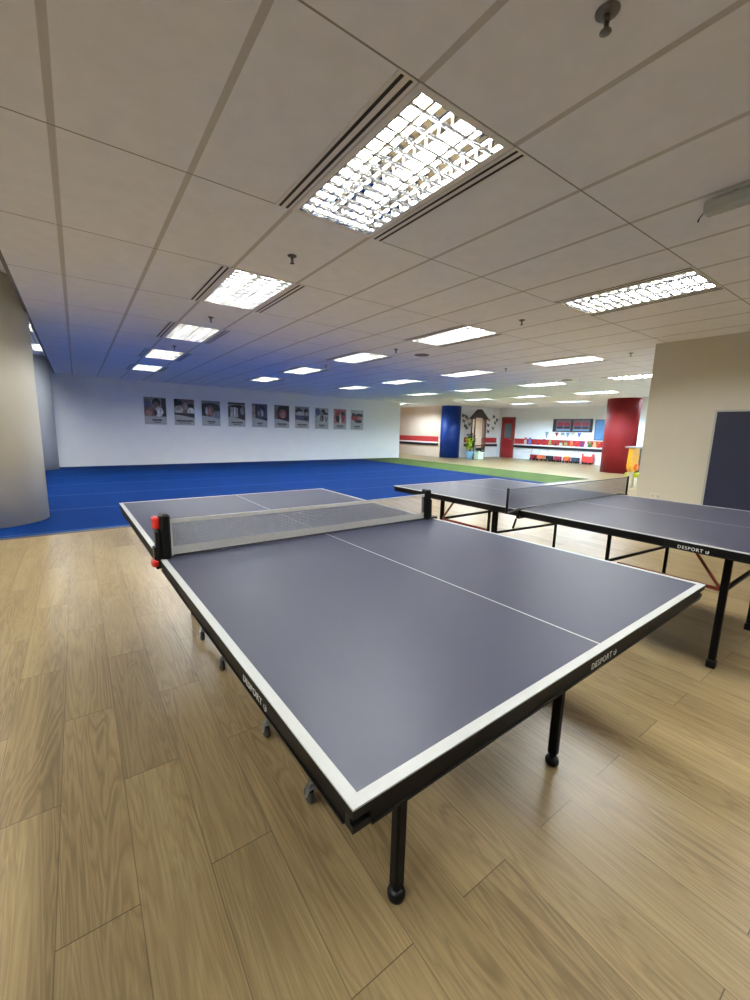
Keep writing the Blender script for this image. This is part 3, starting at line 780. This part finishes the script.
# bunting flags below the display
fl = [(11.42, 'maroon', (150, 44, 60), .17), (11.12, 'pale grey', (150, 165, 160), .13), (10.86, 'pale blue', (120, 150, 205), .2), (10.60, 'cream', (215, 205, 180), .13), (10.30, 'blue', (84, 106, 190), .2), (11.95, 'grey-blue', (140, 158, 178), .3)]
for y, nm, c, s in fl:
    mb = MB(); mb.M = Matrix.Translation((18.99, y, 1.40 if s < .3 else 1.42)) @ Matrix.Rotation(-PI/2, 4, 'Z')
    mb.poly([(-.09, 0), (.09, 0), (.02 if s > .15 else .09, -s), (-.02 if s > .15 else -.09, -s)], .0098)
    tag(mb.build('hanging_paper_flag', mat('flag_'+nm.replace(' ', '_'), rgb(*c), .7)), '%s paper flag hanging on the far wall under the display' % nm, 'flag', 'paper flags below the wall display')

# paper crafts standing on the white ledge of the far wall
crafts = [(13.05, 'white and red', (215, 205, 200), .34, (196, 50, 60)), (12.78, 'blue', (84, 120, 190), .34, (90, 110, 190)), (12.30, 'dark red', (170, 30, 40), .22, (190, 40, 50)), (11.98, 'crimson', (190, 36, 44), .30, (150, 40, 50)), (11.66, 'olive green', (150, 160, 90), .24, (170, 190, 110)),
          (11.36, 'maroon', (120, 44, 44), .20, (150, 70, 60)), (11.08, 'mint', (190, 205, 180), .22, (60, 90, 60)), (10.84, 'green and tan', (170, 160, 96), .25, (60, 110, 70)), (10.55, 'orange', (226, 110, 50), .24, (230, 150, 90)),
          (10.28, 'scarlet', (210, 34, 40), .24, (220, 60, 60)), (10.06, 'violet', (120, 50, 120), .24, (70, 60, 140)), (9.86, 'pink', (238, 190, 214), .26, (240, 210, 220)), (9.69, 'dark green', (60, 110, 60), .24, (150, 160, 70)), (9.47, 'tan', (222, 180, 120), .24, (230, 200, 120)),
          (9.28, 'vermilion', (200, 50, 34), .25, (220, 110, 50))]
proto = None
for i, (y, nm, c, h, c2) in enumerate(crafts):
    y = 13.1 - (13.05-y)*1.0
    r = thing('paper_craft', '%s paper craft figure on the far white ledge, %s' % (nm, (['tall, nearest the red door'] + ['right of the %s one' % q[1] for q in crafts])[i]), 'craft', (18.945, y, .766), 0, 'paper crafts along the ledge')
    w = .085
    mb = MB(); mb.lathe([(w*.80, 0), (w, h*.25), (w*.85, h*.6), (w*.4, h*.72)], (0,0,0), 14); o = mb.build('body', mat('craft_'+nm.replace(' ', '_'), rgb(*c), .6), r); o.scale = (.42, 1, 1)
    mb = MB(); mb.ball((0, 0, h*.84), .04, .055, h*.17); mb.tube((0, -.04, h*.93), (0, -.055, h*1.05), .015, 8); mb.tube((0, .04, h*.93), (0, .055, h*1.05), .015, 8)
    mb.build('head', mat('craftb_'+nm.replace(' ', '_'), rgb(*c2), .6), r)

# ride-on wagons along the wall
wag = [(12.45, 'dark red', (150, 34, 44), .30, 'nearest the far door'), (12.02, 'orange', (214, 112, 74), .34, 'second from the far door'), (11.57, 'black', (30, 36, 42), .32, 'between orange and maroon ones'), (11.13, 'maroon', (140, 42, 62), .30, 'between the black one and the yellow-loaded one'),
       (10.68, 'orange-red with a yellow box', (222, 96, 60), .30, 'second from the biggest'), (10.26, 'dark slate', (52, 66, 84), .32, 'beside the biggest'), (9.68, 'bright red', (208, 60, 54), .46, 'biggest of the row with pale seats')]
for i, (y, nm, c, w, where) in enumerate(wag):
    big = i == 6
    hh = .36 if big else .27
    r = thing('toy_wagon', 'small %s toy wagon by the far wall, %s' % (nm, where), 'toy wagon', (18.80, y, 0), 0, 'toy wagons parked along the far wall')
    mc = mat('wagon_%d' % i, rgb(*c), .4)
    def body(m):
        a = w/2; z0, z1 = .075, hh
        pts = [(-.08, -a*.9, z0), (.08, -a*.9, z0), (.08, a*.9, z0), (-.08, a*.9, z0), (-.1, -a, z1), (.1, -a, z1), (.1, a, z1), (-.1, a, z1)]
        ii = [m.addv(p) for p in pts]
        for q in ((0,3,2,1),(0,1,5,4),(1,2,6,5),(2,3,7,6),(3,0,4,7)): m.face([ii[k] for k in q])
        jj = [m.addv(p) for p in ((-.085, -a*.93, z1), (.085, -a*.93, z1), (.085, a*.93, z1), (-.085, a*.93, z1), (-.07, -a*.85, z0+.03), (.07, -a*.85, z0+.03), (.07, a*.85, z0+.03), (-.07, a*.85, z0+.03))]
        for k in range(4): k2 = (k+1) % 4; m.face([ii[4+k], ii[4+k2], jj[k2], jj[k]]); m.face([jj[k], jj[k2], jj[4+k2], jj[4+k]])
        m.face([jj[4], jj[5], jj[6], jj[7]])
        if big: m.bbox(-.1, .1, -a-.01, -a+.03, z0, z1+.12, .005); m.bbox(-.1, .1, a-.03, a+.01, z0, z1+.12, .005)
    add(body, 'body', mc, r)
    if big: add(lambda m: (m.bbox(-.065, .065, -.18, -.03, hh-.12, hh+.10, .02), m.bbox(-.065, .065, .03, .18, hh-.12, hh+.10, .02)), 'seat', mat('wagon_seat', rgb(236, 220, 196), .6), r)
    if i == 4: add(lambda m: m.bbox(-.06, .06, -.11, .11, .12, .34, .02), 'load_box', mat('wagon_yellow', rgb(240, 190, 90), .5), r)
    add(lambda m: (m.tube((-.09, w*.28, hh), (-.04, w*.28, .50), .009, 8), m.tube((-.04, w*.28-.05, .50), (-.04, w*.28+.05, .50), .012, 8)), 'handle', M_GREY, r)
    for sx in (-1, 1):
        for sy in ((-1, 0, 1) if big else (-1, 1)):
            add(lambda m: m.lathe([(.01, -.015), (.045, -.015), (.05, -.01), (.05, .01), (.045, .015), (.01, .015)], (sx*.10, sy*w*.34, .0505), 16, axis='x'), 'wheel', M_BLACKP, r)

# play house canopy in front of the sticker wall
t = thing('play_house', 'tall wooden play stall with brown gabled roof near the red door', 'play house', (16.36, 14.05, 0))
MWD = mat('brown_play_wood', rgb(104, 58, 50), .55, var=.15, scale=12)
for x, y in ((-.40, -.10), (.40, -.10), (-.40, .10), (.40, .10)):
    add(lambda m: m.bbox(x-.03, x+.03, y-.03, y+.03, .0005, 2.02, .006), 'post', MWD, t)
def roof(m):
    for s in (-1, 1):
        a = (0, 2.44); b = (s*.52, 2.0)
        ii = [m.addv(p) for p in ((a[0], -.16, a[1]), (a[0], .16, a[1]), (b[0], .16, b[1]), (b[0], -.16, b[1]), (a[0], -.16, a[1]-.06), (a[0], .16, a[1]-.06), (b[0]-s*.02, .16, b[1]-.05), (b[0]-s*.02, -.16, b[1]-.05))]
        for q in ((0,1,2,3), (4,7,6,5), (0,3,7,4), (1,5,6,2), (2,6,7,3)): m.face([ii[k] for k in q])
    m.M = Matrix.Translation((0, -.12, 0)); m.poly([(-.42, 2.03), (.42, 2.03), (0, 2.38)], .02); m.M = Matrix.Translation((0, .10, 0)); m.poly([(-.42, 2.03), (.42, 2.03), (0, 2.38)], .02)
add(roof, 'roof', mat('dark_brown_roof', rgb(64, 44, 42), .6, var=.12, scale=14), t)
add(lambda m: m.box(-.37, .37, .08, .10, .55, 2.0), 'back_panel', mat('cream_panel', rgb(226, 200, 172), .6, var=.06, scale=8), t)
add(lambda m: (m.bbox(-.37, .37, -.12, -.08, .62, .68), m.bbox(-.37, .37, .06, .10, .50, .55), m.bbox(.27, .31, -.12, -.08, .68, 2.0)), 'rail', MWD, t)

# plant with yellow-green leaves and its tubs
def leaves(m, n, c, rx, rz, ln):
    for k in range(n):
        a = random.uniform(0, 2*PI); e = random.uniform(-.3, 1.3); rr = random.uniform(.2, 1)
        base = Vector((c[0]+rx*rr*.6*math.cos(a), c[1]+rx*rr*.6*math.sin(a), c[2]+random.uniform(-rz, rz)))
        d = Vector((math.cos(a)*math.cos(e), math.sin(a)*math.cos(e), math.sin(e))); sd = d.cross(Vector((0,0,1))).normalized()*ln*.28
        u = d*ln; up = Vector((0,0,.03))
        i = [m.addv(base), m.addv(base+u*.5+sd+up), m.addv(base+u), m.addv(base+u*.5-sd+up)]
        m.face(i)
t = thing('potted_plant', 'leafy dark green plant with yellow-green foliage in a light blue tub by the blue column', 'plant', (15.50, 13.78, 0))
add(lambda m: m.lathe([(.14, .0005), (.18, .38), (.19, .40), (.165, .40), (.15, .33), (.01, .33)], (0,0,0), 24), 'tub', mat('light_blue_tub', rgb(140, 190, 226), .4), t)
add(lambda m: (m.tube((0,0,.33), (.02,0,.8), .018), m.tube((0,0,.6), (-.1,.05,.95), .01), m.tube((0,0,.6), (.1,.0,1.0), .01)), 'stem', mat('plant_stem', rgb(70, 74, 40), .7), t)
mb = MB(); leaves(mb, 120, (0, 0, .72), .2, .25, .16); mb.build('yellow_green_foliage', mat('yellow_green_leaf', rgb(170, 190, 50), .5, var=.2), t, recalc=False)
mb = MB(); leaves(mb, 160, (.10, .06, .82), .28, .34, .16); mb.build('dark_foliage', mat('dark_leaf', rgb(34, 52, 34), .5, var=.2), t, recalc=False)
t = thing('planter_box', 'pale green planter box on the floor between blue tub and play stall', 'planter', (15.98, 13.60, 0))
add(lambda m: (m.bbox(-.20, .20, -.15, .15, .0005, .34, .02), m.bbox(-.22, .22, -.17, .17, .32, .37, .01)), 'box', mat('pale_green_plastic', rgb(204, 222, 196), .5), t)
mb = MB(); leaves(mb, 60, (0, 0, .44), .2, .06, .12); mb.build('foliage', mat('dark_leaf', rgb(34, 52, 34)), t, recalc=False)
t = thing('potted_plant', 'small dark shrub in a black pot right of the play stall', 'plant', (17.05, 14.35, 0))
add(lambda m: m.lathe([(.09, .0005), (.12, .22), (.1, .22), (.09, .18), (.01, .18)], (0,0,0), 20), 'pot', M_BLACKP, t)
mb = MB(); mb.tube((0,0,.18), (0,0,.5), .01); leaves(mb, 90, (0, 0, .5), .14, .16, .12); mb.build('foliage', mat('dark_leaf', rgb(34, 52, 34)), t, recalc=False)

# butterfly stickers on the sticker wall
bf = [(16.12, 2.13), (16.34, 2.08), (16.18, 1.86), (16.45, 2.0), (15.98+.32, 1.62), (16.30+.12, 1.52), (16.62, 1.70), (18.14, 1.98), (18.10, 1.70), (18.52, 2.16), (18.66, 1.84), (18.50, 1.54), (18.12, 1.36), (18.80, 2.0)]
cols = [(40, 44, 60, 'black'), (60, 70, 84, 'slate'), (110, 120, 110, 'grey-green'), (150, 140, 120, 'tan')]
place = ['top of the left cluster', 'second from the top, left cluster', 'middle of the left cluster', 'right of the left cluster', 'lowest at the left', 'low in the left cluster', 'beside the left post of the play stall', 'beside the roof of the play stall', 'under the roof edge of the play stall', 'topmost right of the play stall', 'middle of the right cluster', 'low in the right cluster', 'lowest in the right cluster', 'nearest the red door']
for i, (x, z) in enumerate(bf):
    c = cols[i % 4]
    r = thing('wall_sticker', '%s butterfly sticker on the far white wall, %s' % (c[3], place[i]), 'sticker', (x, 14.898, z), 0, 'butterfly stickers on the wall')
    mw = mat('sticker_'+c[3], rgb(*c[:3]), .6)
    for sx in (-1, 1):
        mb = MB(); mb.M = Matrix.Translation((0, -.006, 0)) @ Matrix.Rotation(math.radians(12), 4, 'Y') 
        mb.poly([(sx*.008, -.02), (sx*.05, -.09), (sx*.09, -.05), (sx*.07, 0), (sx*.11, .06), (sx*.09, .11), (sx*.03, .07), (sx*.008, .02)][::sx], .004); mb.build('wing', mw, r)
    add(lambda m: m.tube((0, -.006, -.05), (.012, -.006, .06), .008, 6), 'body', M_BLACKP, r)

# yellow slide seen beside the cream wall corner
t = thing('toddler_slide', 'yellow plastic toddler slide with grey deck and green base beside the cream wall corner', 'slide', (11.60, 4.72, 0))
def chute(m):
    pts = []
    for k in range(9): a = PI + PI*k/8; pts.append((-.02+.21*math.cos(a), .56+.17*math.sin(a)))
    pts += [(.19, 1.0), (-.19, 1.0)]
    m.M = Matrix.Translation((-.12, -.02, 0)); m.poly(pts, .10)
add(chute, 'yellow_shell', mat('yellow_plastic', rgb(236, 172, 36), .38, var=.04), t)
add(lambda m: m.lathe([(.07, -.07), (.09, -.055), (.09, -.01)], (-.06, 0, .52), 20, axis='y'), 'orange_disc', mat('orange_plastic', rgb(226, 120, 40), .4), t)
add(lambda m: m.bbox(-.36, .34, -.1, .16, 1.0, 1.045, .01), 'deck', mat('grey_deck', rgb(150, 150, 150), .5), t)
add(lambda m: m.bbox(-.08, .40, -.16, .22, .26, .37, .02), 'green_base', mat('lime_plastic', rgb(190, 206, 50), .45), t)
add(lambda m: (m.bbox(.10, .30, .02, .20, .37, 1.0, .01),), 'dark_support', mat('dark_brown_plastic', rgb(66, 48, 44), .5), t)
add(lambda m: (m.bbox(-.04, .0, -.12, -.08, .0005, .26, .005), m.bbox(.32, .36, -.12, -.08, .0005, .26, .005), m.bbox(-.04, .0, .14, .18, .0005, .26, .005), m.bbox(.32, .36, .14, .18, .0005, .26, .005), m.bbox(-.22, -.10, -.02, .10, .0005, .40, .01)), 'leg', mat('beige_legs', rgb(206, 196, 170), .5), t)
# dark pull handle on the partition
t = thing('wall_hook', 'short dark slanted hook on the white wall right of the red column', 'hook', (15.548, 5.97, 1.62))
add(lambda m: m.bar((-.015, .05, .12), (-.015, -.06, -.10), .03, .02), 'bar', M_BLACKRAIL, t)
add(lambda m: (m.tube((0, .04, .09), (-.015, .04, .09), .01), m.tube((0, -.05, -.07), (-.015, -.05, -.07), .01)), 'mount', M_BLACKRAIL, t)

# ------------------------------------------------------------------ world, camera, view
w = bpy.data.worlds.new('world'); sc.world = w; w.use_nodes = True
w.node_tree.nodes['Background'].inputs[0].default_value = (0.02, 0.02, 0.02, 1)
F, yaw, pit, rol = 412.3757, .6232, -.1672, .0263
fw = Vector((math.sin(yaw)*math.cos(pit), math.cos(yaw)*math.cos(pit), math.sin(pit)))
rt = Vector((math.cos(yaw), -math.sin(yaw), 0)); up = rt.cross(fw)
r2 = rt*math.cos(rol)+up*math.sin(rol); u2 = -rt*math.sin(rol)+up*math.cos(rol)
cd = bpy.data.cameras.new('camera'); cam = bpy.data.objects.new('camera', cd); C.objects.link(cam)
M = Matrix((r2, u2, -fw)).transposed().to_4x4(); M.translation = (0, 0, 1.2752); cam.matrix_world = M
cd.sensor_fit = 'HORIZONTAL'; cd.sensor_width = 36; cd.lens = F*36/750; cd.clip_start = .02
sc.camera = cam
sc.view_settings.view_transform = 'Standard'; sc.view_settings.look = 'None'
sc.view_settings.exposure = 1.0; sc.view_settings.gamma = 1; sc.view_settings.use_curve_mapping = False
cy = sc.cycles
cy.max_bounces = 8; cy.diffuse_bounces = 5; cy.glossy_bounces = 4; cy.transmission_bounces = 2
cy.sample_clamp_indirect = 8; cy.caustics_reflective = True
cy.use_denoising = True
try: cy.use_light_tree = True
except Exception: pass
